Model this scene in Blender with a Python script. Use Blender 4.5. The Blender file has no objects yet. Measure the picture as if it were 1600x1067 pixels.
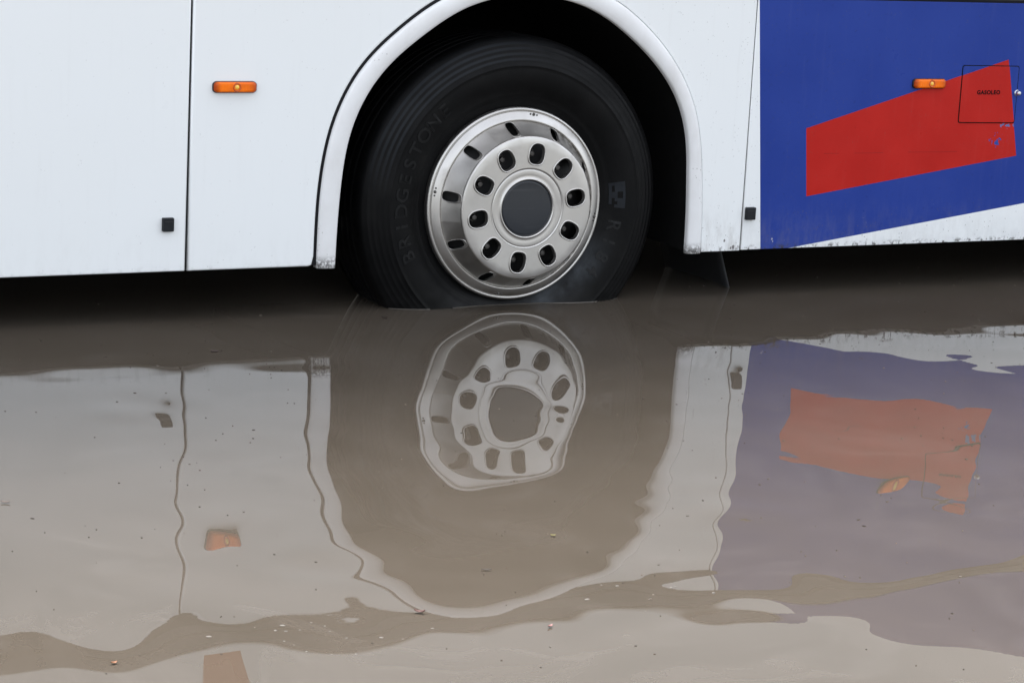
import bpy, bmesh, math, random
import numpy as np
from mathutils import Vector, Matrix

# ------------------------------------------------------------------ camera, sky, sun, exposure
S = bpy.context.scene
COL = S.collection
R = math.radians
S.render.resolution_x, S.render.resolution_y = 1024, 682
CAM = Vector((-3.366, -6.474, 1.433))
YAW, PITCH, ROLL = 0.479110, 0.2084848, 0.0526235
cy, sy, cp, sp = math.cos(YAW), math.sin(YAW), math.cos(PITCH), math.sin(PITCH)
fw = Vector((sy*cp, cy*cp, -sp)); r0 = Vector((cy, -sy, 0)); u0 = r0.cross(fw)
cr = r0*math.cos(ROLL) + u0*math.sin(ROLL); cu = -r0*math.sin(ROLL) + u0*math.cos(ROLL)
cam = bpy.data.cameras.new('camera'); cam.sensor_width = 36; cam.lens = 3707.4/1600*36
cam.clip_start = .05; cam.clip_end = 3000
co = bpy.data.objects.new('camera', cam); COL.objects.link(co)
M = Matrix((cr, cu, -fw)).transposed().to_4x4(); M.translation = CAM
co.matrix_world = M
S.camera = co

SUN_EL, SUN_AZ = R(62), R(10)          # azimuth clockwise from +y
w = bpy.data.worlds.new('World'); S.world = w; w.use_nodes = True
nt = w.node_tree; nt.nodes.clear()
out = nt.nodes.new('ShaderNodeOutputWorld'); bg = nt.nodes.new('ShaderNodeBackground')
sky = nt.nodes.new('ShaderNodeTexSky'); sky.sky_type = 'NISHITA'; sky.sun_disc = False
sky.sun_elevation = SUN_EL; sky.sun_rotation = SUN_AZ; sky.air_density = 1.0; sky.dust_density = 4.0; sky.ozone_density = 1
hs = nt.nodes.new('ShaderNodeHueSaturation'); hs.inputs['Saturation'].default_value = .30
nt.links.new(sky.outputs[0], hs.inputs['Color']); nt.links.new(hs.outputs[0], bg.inputs[0])
bg.inputs[1].default_value = .15
nt.links.new(bg.outputs[0], out.inputs[0])
sl = bpy.data.lights.new('sun', 'SUN'); sl.energy = 1.3; sl.angle = R(30); sl.color = (1, .98, .95)
so = bpy.data.objects.new('sun', sl); COL.objects.link(so)
sd = Vector((math.sin(SUN_AZ)*math.cos(SUN_EL), math.cos(SUN_AZ)*math.cos(SUN_EL), math.sin(SUN_EL)))
so.rotation_euler = sd.to_track_quat('Z', 'Y').to_euler(); so.location = sd*20
S.view_settings.view_transform = 'Standard'; S.view_settings.look = 'None'
S.view_settings.gamma = 1; S.view_settings.exposure = 2.0

# ------------------------------------------------------------------ node helper
class NT:
    def __init__(s, name):
        s.m = bpy.data.materials.new(name); s.m.use_nodes = True
        s.t = s.m.node_tree; s.n = s.t.nodes; s.l = s.t.links
        s.b = s.n['Principled BSDF']
        s._co = None
    def new(s, typ, **kw):
        nd = s.n.new('ShaderNode'+typ)
        for k, v in kw.items(): setattr(nd, k, v)
        return nd
    def put(s, sock, v):
        if isinstance(v, bpy.types.NodeSocket): s.l.new(v, sock)
        else: sock.default_value = v
    def co(s):
        if s._co is None: s._co = s.new('TexCoord').outputs['Object']
        return s._co
    def xyz(s):
        n = s.new('SeparateXYZ'); s.put(n.inputs[0], s.co()); return n.outputs
    def math(s, op, a, b=0., c=0., clamp=False):
        n = s.new('Math', operation=op, use_clamp=clamp)
        s.put(n.inputs[0], a); s.put(n.inputs[1], b)
        if op in ('MULTIPLY_ADD', 'SMOOTH_MIN', 'SMOOTH_MAX'): s.put(n.inputs[2], c)
        return n.outputs[0]
    def mapping(s, scale=(1, 1, 1), loc=(0, 0, 0), rot=(0, 0, 0), vec=None):
        n = s.new('Mapping'); s.put(n.inputs['Vector'], vec or s.co())
        n.inputs['Scale'].default_value = scale; n.inputs['Location'].default_value = loc; n.inputs['Rotation'].default_value = rot
        return n.outputs[0]
    def noise(s, scale, detail=3, rough=.5, vec=None, dist=0.):
        n = s.new('TexNoise'); s.put(n.inputs['Vector'], vec or s.co())
        n.inputs['Scale'].default_value = scale; n.inputs['Detail'].default_value = detail
        n.inputs['Roughness'].default_value = rough; n.inputs['Distortion'].default_value = dist
        return n.outputs['Fac']
    def voro(s, scale, vec=None):
        n = s.new('TexVoronoi'); s.put(n.inputs['Vector'], vec or s.co()); n.inputs['Scale'].default_value = scale
        return n
    def ramp(s, fac, a, b, lo=0., hi=1.):
        n = s.new('MapRange'); n.interpolation_type = 'SMOOTHSTEP'
        s.put(n.inputs['Value'], fac); n.inputs['From Min'].default_value = a; n.inputs['From Max'].default_value = b
        n.inputs['To Min'].default_value = lo; n.inputs['To Max'].default_value = hi
        return n.outputs[0]
    def mix(s, f, a, b):
        n = s.new('Mix', data_type='RGBA'); s.put(n.inputs[0], f)
        for i, v in ((6, a), (7, b)):
            if isinstance(v, tuple) and len(v) == 3: v = v+(1,)
            s.put(n.inputs[i], v)
        return n.outputs[2]
    def bump(s, h, strength=.3, dist=.01):
        n = s.new('Bump'); n.inputs['Strength'].default_value = strength; n.inputs['Distance'].default_value = dist
        s.put(n.inputs['Height'], h); s.l.new(n.outputs[0], s.b.inputs['Normal'])
    def set(s, **kw):
        for k, v in kw.items():
            if isinstance(v, tuple) and len(v) == 3: v = v+(1,)
            s.put(s.b.inputs[k.replace('_', ' ')], v)
        return s.m

def simple(name, col, rough=.5, metal=0., bumps=None, **kw):
    t = NT(name); n = t.noise(40, 4)
    c = tuple(x*.75 for x in col)
    t.set(Base_Color=t.mix(t.ramp(n, .3, .7), c, col), Roughness=rough, Metallic=metal, **kw)
    if bumps: t.bump(t.noise(bumps[0], 4), bumps[1], .002)
    return t.m

# ------------------------------------------------------------------ materials
def paint(name, livery=None, dirt=0.5):
    t = NT(name); x, y, z = t.xyz()
    col = (.80, .81, .82)
    base = t.mix(t.ramp(t.noise(1.3, 3), .35, .65), (.820, .842, .842), (.812, .832, .828))
    M_ = lambda op, *a: t.math(op, *a)
    def above(ax, az, bx, bz, sgn=1):         # 1 where the point lies above the line a-b
        k = (bz-az)/(bx-ax)
        ln = M_('MULTIPLY_ADD', x, k, az-k*ax)
        return M_('GREATER_THAN', z, ln) if sgn > 0 else M_('LESS_THAN', z, ln)
    def right(ax, az, bx, bz, sgn=1):
        k = (bx-ax)/(bz-az)
        ln = M_('MULTIPLY_ADD', z, k, ax-k*az)
        return M_('GREATER_THAN', x, ln) if sgn > 0 else M_('LESS_THAN', x, ln)
    AND = lambda *a: a[0] if len(a) == 1 else M_('MULTIPLY', a[0], AND(*a[1:]))
    if livery == 'low':
        blue = AND(right(.826, .969, .898, .163), above(1.035, .159, 1.976, .284))
        red = AND(right(1.043, .553, 1.064, .327), above(1.064, .327, 1.922, .451),
                  above(1.043, .553, 1.85, .782, -1), right(1.85, .782, 1.922, .451, -1))
        bcol = t.mix(t.ramp(t.noise(3, 4), .3, .7), (.016, .042, .250), (.021, .050, .275))
        # faint dark grit all over the blue film
        grit = t.ramp(t.noise(60, 5, .7), .55, .75)
        bcol = t.mix(M_('MULTIPLY', grit, .5), bcol, (.010, .026, .15))
        base = t.mix(blue, base, bcol)
        rcol = t.mix(t.ramp(t.noise(5, 4), .3, .7), (.43, .014, .010), (.48, .018, .013))
        rcol = t.mix(M_('MULTIPLY', grit, .35), rcol, (.28, .010, .008))
        # chips where the red film has come off, showing blue / white
        dx = M_('MULTIPLY', M_('SUBTRACT', x, 1.832), 1.0); dz = M_('MULTIPLY', M_('SUBTRACT', z, .503), 1.4)
        d = M_('SQRT', M_('ADD', M_('MULTIPLY', dx, dx), M_('MULTIPLY', dz, dz)))
        n = t.noise(75, 3, .6, dist=.6)
        chip = M_('GREATER_THAN', M_('SUBTRACT', n, M_('MULTIPLY', d, 4.2)), .48)
        dx2 = M_('SUBTRACT', x, 1.866); dz2 = M_('MULTIPLY', M_('SUBTRACT', z, .556), 3.)
        d2 = M_('SQRT', M_('ADD', M_('MULTIPLY', dx2, dx2), M_('MULTIPLY', dz2, dz2)))
        chip2 = M_('GREATER_THAN', M_('SUBTRACT', n, M_('MULTIPLY', d2, 5.)), .44)
        rcol = t.mix(chip, rcol, (.03, .07, .30)); rcol = t.mix(chip2, rcol, (.12, .16, .35))
        line = AND(M_('LESS_THAN', M_('ABSOLUTE', M_('SUBTRACT', z, M_('MULTIPLY_ADD', t.noise(4, 1), .004, .4665))), .0007),
                   M_('GREATER_THAN', x, 1.12), M_('LESS_THAN', x, 1.76), M_('GREATER_THAN', t.noise(9, 2), .42))
        rcol = t.mix(M_('MULTIPLY', line, .8), rcol, (.16, .01, .012))
        base = t.mix(red, base, rcol)
        # white scratches low on the blue
        sc = AND(M_('GREATER_THAN', t.noise(22, 3, .6, vec=t.mapping((1, 1, 11), (3, 0, 0), (0, R(8), 0))), .735), M_('LESS_THAN', z, .30))
        sc2 = AND(M_('GREATER_THAN', t.noise(24, 3, .6, vec=t.mapping((10, 1, 1), (7, 0, 2))), .75), M_('LESS_THAN', z, .26))
        base = t.mix(M_('MULTIPLY', M_('MAXIMUM', sc, sc2), .55), base, (.5, .52, .55))
        # worn lower edge
        haze = M_('MULTIPLY', t.ramp(z, .30, .15), t.ramp(t.noise(14, 5, .65), .35, .7))
        base = t.mix(M_('MULTIPLY', haze, .14), base, (.16, .16, .18))
    if livery == 'high':
        blue = AND(above(1.0, 1.075, 2.18, 1.44, -1), right(.82, 1.06, .821, 1.5))
        base = t.mix(blue, base, (.018, .046, .26))
        org = AND(right(-.995, 1.075, -1.0, 1.2), right(-.895, 1.075, -.875, 1.16, -1), above(-1.05, 1.078, -.8, 1.078))
        base = t.mix(org, base, (.42, .12, .035))
    # road dirt: specks and a fine film, both denser low down
    low = t.ramp(z, .34, .15)
    v = t.voro(95, t.mapping((1, 1, .8)))
    sel = M_('GREATER_THAN', t.noise(21, 2), .60 if dirt < .5 else .53)
    spk = AND(M_('LESS_THAN', v.outputs['Distance'], .16), sel)
    base = t.mix(M_('MULTIPLY', spk, M_('MULTIPLY_ADD', low, .35*dirt+.05, .10+.16*dirt)), base, (.12, .10, .085))
    film = M_('MULTIPLY', t.ramp(t.noise(30, 6, .7, vec=t.mapping((1, 1, .35))), .42, .72), low)
    base = t.mix(M_('MULTIPLY', film, (.18 if livery == 'low' else .55)*dirt), base, (.33, .30, .27))
    edge = M_('MULTIPLY', t.ramp(z, .176, .156), t.ramp(t.noise(38, 5, .7), .50, .60))
    base = t.mix(M_('MULTIPLY', edge, min(1, 1.1*dirt)), base, (.05, .045, .04))
    if dirt > .5:                                  # stone chips down to bare metal
        for cx_, cz_, rr in ((.757, .188, .0042), (.761, .205, .0022), (.792, .166, .006), (.783, .163, .004), (.941, .188, .0035), (.945, .180, .0025)):
            ax_ = M_('SUBTRACT', x, cx_); az_ = M_('SUBTRACT', z, cz_)
            dd = M_('SQRT', M_('ADD', M_('MULTIPLY', ax_, ax_), M_('MULTIPLY', az_, M_('MULTIPLY', az_, .5))))
            m_ = M_('LESS_THAN', M_('MULTIPLY_ADD', t.noise(300, 2), .006, dd), rr+.002)
            base = t.mix(M_('MULTIPLY', m_, .85), base, (.09, .08, .075) if cx_ < .9 else (.45, .46, .5))
    strk = M_('MULTIPLY', t.ramp(t.noise(7, 3, .5, vec=t.mapping((7, 1, .5))), .55, .8), .02 if livery == 'low' else .10*dirt+.03)
    base = t.mix(strk, base, (.45, .43, .41))
    t.set(Base_Color=base, Roughness=t.ramp(t.noise(9, 4), .2, .8, .26, .42), Specular_IOR_Level=.16)
    h = M_('ADD', t.noise(2.2, 2), M_('MULTIPLY', t.noise(420, 2), .01))
    t.bump(h, .10, .012)
    return t.m

WHITE = paint('white_paint_clean', None, .10)
WHITE_D = paint('white_paint_dirty', None, .85)
LIV_LOW = paint('livery_paint_lower', 'low', .85)
LIV_HIGH = paint('livery_paint_upper', 'high', .2)

def moulding_mat():
    t = NT('arch_moulding_paint'); x, y, z = t.xyz(); M_ = lambda op, *a: t.math(op, *a)
    base = t.mix(t.ramp(t.noise(8, 5, .6), .35, .7), (.78, .785, .785), (.74, .74, .735))
    low = t.ramp(z, .192, .158)
    n = t.noise(85, 5, .75)
    scr = M_('MULTIPLY', low, t.ramp(n, .43, .52))
    base = t.mix(M_('MULTIPLY', scr, .85), base, (.10, .095, .09))
    base = t.mix(M_('MULTIPLY', M_('MULTIPLY', low, t.ramp(t.noise(140, 3, .6), .58, .64)), .8), base, (.8, .8, .8))
    v = t.voro(70); sp_ = M_('MULTIPLY', M_('LESS_THAN', v.outputs['Distance'], .15), M_('GREATER_THAN', t.noise(13, 2), .60))
    base = t.mix(M_('MULTIPLY', sp_, .45), base, (.16, .14, .12))
    base = t.mix(M_('MULTIPLY', t.ramp(t.noise(18, 6, .7, vec=t.mapping((1, 1, .4))), .45, .75), .12), base, (.45, .42, .38))
    t.set(Base_Color=base, Roughness=.42)
    t.bump(t.noise(30, 4), .12, .003)
    return t.m
MOULD = moulding_mat()

RUBBER = simple('black_rubber', (.016, .017, .019), .6, bumps=(200, .2))
SEAL = simple('seal_rubber', (.009, .009, .011), .6, Specular_IOR_Level=.2)
BLACK = simple('underbody_black', (.006, .006, .006), .95, Specular_IOR_Level=.1)
GREYRUB = simple('buffer_rubber', (.013, .015, .018), .5, bumps=(150, .3), Specular_IOR_Level=.25)
def tyre_mat():
    t = NT('tyre_rubber'); x, y, z = t.xyz(); M_ = lambda op, *a: t.math(op, *a)
    n = t.noise(9, 5, .6)
    base = t.mix(t.ramp(n, .35, .7), (.0030, .0031, .0033), (.0048, .0048, .0050))
    wet = t.ramp(z, -.20, -.32)
    ang = M_('ARCTAN2', z, x); rd = M_('SQRT', M_('ADD', M_('MULTIPLY', x, x), M_('MULTIPLY', z, z)))
    # sheen painted into the sidewall colour: low right, and polished ribs upper left
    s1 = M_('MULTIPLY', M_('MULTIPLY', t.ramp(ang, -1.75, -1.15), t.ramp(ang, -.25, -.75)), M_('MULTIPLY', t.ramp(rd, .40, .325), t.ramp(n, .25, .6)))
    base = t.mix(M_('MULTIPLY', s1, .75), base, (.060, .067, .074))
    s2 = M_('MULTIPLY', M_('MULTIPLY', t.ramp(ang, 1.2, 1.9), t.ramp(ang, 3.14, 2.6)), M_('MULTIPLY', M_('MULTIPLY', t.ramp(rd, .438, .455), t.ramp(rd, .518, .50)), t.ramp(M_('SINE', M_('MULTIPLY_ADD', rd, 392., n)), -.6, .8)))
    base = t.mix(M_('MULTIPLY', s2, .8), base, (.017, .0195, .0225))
    base = t.mix(M_('MULTIPLY', t.ramp(z, -.24, -.315), t.ramp(t.noise(16, 4), .3, .7)), base, (.011, .011, .011))
    rough = M_('SUBTRACT', t.ramp(t.noise(14, 4), .3, .7, .40, .56), M_('MULTIPLY', wet, .12))
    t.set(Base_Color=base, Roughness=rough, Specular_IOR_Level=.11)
    t.bump(M_('ADD', t.noise(160, 4, .6), M_('MULTIPLY', t.noise(6, 2), 1.5)), .12, .003)
    return t.m
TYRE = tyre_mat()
LETTER = simple('tyre_letter_rubber', (.0042, .0045, .005), .42, Specular_IOR_Level=.2)
MARK = simple('tyre_mark_plate', (.013, .0155, .0195), .5, Specular_IOR_Level=.2)

def brushed(name, dark=0.):
    t = NT(name); x, y, z = t.xyz(); M_ = lambda op, *a: t.math(op, *a)
    base = t.mix(t.ramp(t.noise(5, 4), .3, .7), (.50, .485, .46), (.58, .563, .54))
    grime = t.ramp(t.noise(11, 3, .5), .50, .78)
    rad = M_('SQRT', M_('ADD', M_('MULTIPLY', x, x), M_('MULTIPLY', z, z)))
    g2 = M_('MULTIPLY', M_('MULTIPLY', t.ramp(rad, .232, .250), t.ramp(rad, .268, .258)), M_('MULTIPLY', t.ramp(x, .05, .16), t.ramp(t.noise(60, 5, .7), .40, .60)))
    base = t.mix(M_('MULTIPLY', grime, .28), base, (.30, .27, .235))
    base = t.mix(M_('MULTIPLY', g2, .8), base, (.12, .105, .09))
    # fine circular brushing
    ang = M_('ARCTAN2', z, x)
    cmb = t.new('CombineXYZ'); t.put(cmb.inputs[0], M_('MULTIPLY', ang, 1.2)); t.put(cmb.inputs[1], M_('MULTIPLY', rad, 900)); t.put(cmb.inputs[2], M_('MULTIPLY', y, 900))
    br = t.noise(1., 2, vec=cmb.outputs[0])
    t.set(Base_Color=base, Metallic=1., Roughness=M_('ADD', t.ramp(t.noise(12, 4), .3, .7, .33, .43), M_('MULTIPLY', grime, .12)))
    t.bump(br, .03, .0005)
    return t.m
METAL = brushed('brushed_steel')
NUT = simple('nut_steel', (.10, .095, .09), .45, .8)
DARKSTEEL = simple('dark_wheel_steel', (.012, .012, .012), .7)
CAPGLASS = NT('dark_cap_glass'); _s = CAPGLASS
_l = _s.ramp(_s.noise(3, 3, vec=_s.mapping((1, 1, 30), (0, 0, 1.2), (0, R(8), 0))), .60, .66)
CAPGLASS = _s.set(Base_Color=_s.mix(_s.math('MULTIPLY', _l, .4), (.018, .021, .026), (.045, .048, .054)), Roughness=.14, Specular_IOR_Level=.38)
CHROME = simple('bright_knob_metal', (.62, .64, .66), .22, .9)

def amber():
    t = NT('amber_lens'); x, y, z = t.xyz(); M_ = lambda op, *a: t.math(op, *a)
    rib = M_('SINE', M_('MULTIPLY', x, 700))
    base = t.mix(M_('MAXIMUM', t.ramp(M_('ABSOLUTE', x), .040, .064), t.ramp(M_('ABSOLUTE', z), .0115, .0175)), (.98, .19, .002), (.42, .055, .002))
    base = t.mix(t.ramp(t.noise(30, 3), .4, .7, 0, .35), base, (.50, .06, .002))
    t.set(Base_Color=base, Roughness=.22, Specular_IOR_Level=.2, Coat_Weight=.08, Subsurface_Weight=0.)
    t.bump(rib, .25, .0012)
    return t.m
AMBER = amber()
BULB = simple('bulb_amber', (1., .62, .06), .12, Coat_Weight=1.)
BULBRING = simple('bulb_ring_amber', (.55, .09, .003), .2)
LAMPBASE = simple('lamp_base_plastic', (.016, .006, .004), .45)
SCREW = simple('screw_dark', (.030, .007, .003), .5)
WINDOW = simple('dark_window_glass', (.01, .012, .014), .06)
INK = simple('black_lettering', (.003, .002, .003), .6, Specular_IOR_Level=.1)

def mud_water():
    t = NT('muddy_water'); M_ = lambda op, *a: t.math(op, *a)
    wv = t.new('TexNoise'); t.put(wv.inputs['Vector'], t.co()); wv.inputs['Scale'].default_value = 1.4; wv.inputs['Detail'].default_value = 2
    add = t.new('VectorMath', operation='MULTIPLY_ADD'); t.put(add.inputs[0], wv.outputs['Color']); add.inputs[1].default_value = (1.1, 1.1, 0); t.put(add.inputs[2], t.co())
    sw = t.noise(2.2, 5, .62, vec=add.outputs[0], dist=.5)
    sw2 = t.noise(5.5, 6, .62, vec=add.outputs[0], dist=1.2)
    base = t.mix(t.ramp(sw, .3, .7), (.0685, .0568, .0438), (.079, .0657, .0518))
    veil = t.ramp(sw2, .50, .66)
    base = t.mix(M_('MULTIPLY', veil, .22), base, (.106, .092, .078))
    fl = t.noise(260, 2, .5)
    base = t.mix(t.ramp(fl, .72, .78, 0, .5), base, (.09, .065, .05))
    t.set(Base_Color=base, Roughness=.0, IOR=1.42, Specular_IOR_Level=.5)
    t.bump(t.noise(13, 4, .55, vec=t.mapping((1, 1.6, 1), (0, 0, 0), (0, 0, -YAW))), .006, .0010)
    return t.m
WATER = mud_water()
def asphalt():
    t = NT('wet_asphalt'); n = t.noise(150, 5, .7)
    t.set(Base_Color=t.mix(n, (.035, .034, .033), (.075, .072, .068)), Roughness=t.ramp(t.noise(2, 3), .4, .6, .25, .7)); t.bump(n, .4, .006)
    return t.m
ASPH = asphalt()

# ------------------------------------------------------------------ object helpers
ROOT_LOC = Vector((2.0, 1.25, -.2))
def link(name, bm, mat, parent=None, loc=None, smooth=None):
    me = bpy.data.meshes.new(name)
    bmesh.ops.recalc_face_normals(bm, faces=bm.faces[:]) if smooth != 'raw' else None
    bm.to_mesh(me); bm.free()
    for m in (mat if isinstance(mat, (list, tuple)) else [mat]): me.materials.append(m)
    o = bpy.data.objects.new(name, me); COL.objects.link(o)
    if parent is not None: o.parent = parent
    if loc is not None: o.location = loc
    return o
def body(name, bm, mat, loc=(0, 0, 0)):          # a direct part of the bus, mesh given in street coordinates
    return link(name, bm, mat, bus, Vector(loc)-ROOT_LOC)
def tag(o, label, cat=None, group=None, kind=None):
    if label: o['label'] = label
    if cat: o['category'] = cat
    if group: o['group'] = group
    if kind: o['kind'] = kind
    return o

def inset(poly, d):                              # poly CCW in (x,z); offset inwards by d
    n = len(poly); res = []
    for i in range(n):
        a, b, c = Vector(poly[i-1]), Vector(poly[i]), Vector(poly[(i+1) % n])
        e1 = (b-a).normalized(); e2 = (c-b).normalized()
        n1 = Vector((-e1.y, e1.x)); n2 = Vector((-e2.y, e2.x))
        m = n1+n2
        m = m/max(m.dot(n1), .35) if m.length > 1e-6 else n1
        res.append(tuple(b+m*d))
    return res
def ccw(poly):
    a = sum(poly[i-1][0]*poly[i][1]-poly[i][0]*poly[i-1][1] for i in range(len(poly)))
    return list(poly) if a > 0 else list(poly)[::-1]
def plate(bm, poly, yf, yb, bev=.004, seg=4):    # panel whose front (towards -y) edge is rounded
    poly = ccw(poly); loops = []
    loops.append([(p[0], yb, p[1]) for p in poly])
    for k in range(seg+1):
        a = k/seg*math.pi/2
        q = inset(poly, bev*(1-math.cos(a)))
        loops.append([(p[0], yf+bev*(1-math.sin(a)), p[1]) for p in q])
    vl = [[bm.verts.new(v) for v in lp] for lp in loops]
    n = len(poly)
    for A, B in zip(vl[:-1], vl[1:]):
        for i in range(n):
            f = bm.faces.new((A[i], A[(i+1) % n], B[(i+1) % n], B[i])); f.smooth = A is not vl[0]
    bm.faces.new(vl[-1]); bm.faces.new(vl[0][::-1])
def rrect(x0, x1, z0, z1, r, n=6, skew=0.):
    o = []
    for cx, cz, a0 in ((x1-r, z1-r, 0), (x0+r, z1-r, 90), (x0+r, z0+r, 180), (x1-r, z0+r, 270)):
        for k in range(n+1):
            a = R(a0+90*k/n); o.append((cx+r*math.cos(a), cz+r*math.sin(a)))
    return o
def box(bm, x0, x1, y0, y1, z0, z1):
    v = [bm.verts.new((x, y, z)) for x in (x0, x1) for y in (y0, y1) for z in (z0, z1)]
    for f in ((0, 1, 3, 2), (4, 6, 7, 5), (0, 4, 5, 1), (2, 3, 7, 6), (0, 2, 6, 4), (1, 5, 7, 3)): bm.faces.new([v[i] for i in f])
def lathe(bm, prof, n=128, smooth=True, close=False):   # prof: (r, y), axis along y
    rings = []
    for r, y in prof:
        if r < 1e-6: rings.append([bm.verts.new((0, y, 0))]); continue
        rings.append([bm.verts.new((r*math.cos(2*math.pi*i/n), y, r*math.sin(2*math.pi*i/n))) for i in range(n)])
    for A, B in zip(rings[:-1], rings[1:]):
        for i in range(n):
            j = (i+1) % n
            if len(A) == 1: f = bm.faces.new((A[0], B[i], B[j]))
            elif len(B) == 1: f = bm.faces.new((A[i], A[j], B[0]))
            else: f = bm.faces.new((A[i], A[j], B[j], B[i]))
            f.smooth = smooth
def soft(pr, k=3):                                # round the corners of a profile
    for _ in range(k):
        q = [pr[0]]
        for a, b in zip(pr[:-1], pr[1:]):
            q.append((a[0]*.75+b[0]*.25, a[1]*.75+b[1]*.25)); q.append((a[0]*.25+b[0]*.75, a[1]*.25+b[1]*.75))
        q.append(pr[-1]); pr = q
    return pr
def tube(bm, pts, r, n=8, closed=True):
    m = len(pts); rings = []
    for i in range(m):
        a, b, c = Vector(pts[i-1]), Vector(pts[i]), Vector(pts[(i+1) % m])
        t = (c-a).normalized() if closed or 0 < i < m-1 else ((c-b) if i == 0 else (b-a)).normalized()
        s1 = t.cross(Vector((0, 1, 0))); s1 = s1.normalized() if s1.length > 1e-4 else Vector((1, 0, 0)); s2 = t.cross(s1)
        rings.append([bm.verts.new(b+s1*r*math.cos(2*math.pi*k/n)+s2*r*math.sin(2*math.pi*k/n)) for k in range(n)])
    for i in range(m if closed else m-1):
        A, B = rings[i], rings[(i+1) % m]
        for k in range(n):
            f = bm.faces.new((A[k], A[(k+1) % n], B[(k+1) % n], B[k])); f.smooth = True
def catmull(p, n=8):
    o = []
    for i in range(len(p)-1):
        a = Vector(p[max(i-1, 0)]); b = Vector(p[i]); c = Vector(p[i+1]); d = Vector(p[min(i+2, len(p)-1)])
        for k in range(n):
            t = k/n
            o.append(tuple(.5*((2*b)+(c-a)*t+(2*a-5*b+4*c-d)*t*t+(3*b-a-3*c+d)*t**3)))
    o.append(tuple(p[-1])); return o
def resample(p, n):
    L = [0]
    for a, b in zip(p[:-1], p[1:]): L.append(L[-1]+(Vector(b)-Vector(a)).length)
    o = []; j = 0
    for k in range(n):
        s = L[-1]*k/(n-1)
        while j < len(p)-2 and L[j+1] < s: j += 1
        t = (s-L[j])/max(L[j+1]-L[j], 1e-9)
        o.append((p[j][0]*(1-t)+p[j+1][0]*t, p[j][1]*(1-t)+p[j+1][1]*t))
    return o
def text_mesh(s, size, extrude, spacing=1., offset=0.):
    c = bpy.data.curves.new('txt', 'FONT'); c.body = s; c.size = size; c.extrude = extrude; c.align_x = 'CENTER'
    c.space_character = spacing; c.offset = offset; c.resolution_u = 6
    o = bpy.data.objects.new('txt', c); COL.objects.link(o)
    dg = bpy.context.evaluated_depsgraph_get(); me = bpy.data.meshes.new_from_object(o.evaluated_get(dg))
    bpy.data.objects.remove(o); bpy.data.curves.remove(c)
    bm = bmesh.new(); bm.from_mesh(me); bpy.data.meshes.remove(me); return bm

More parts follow.
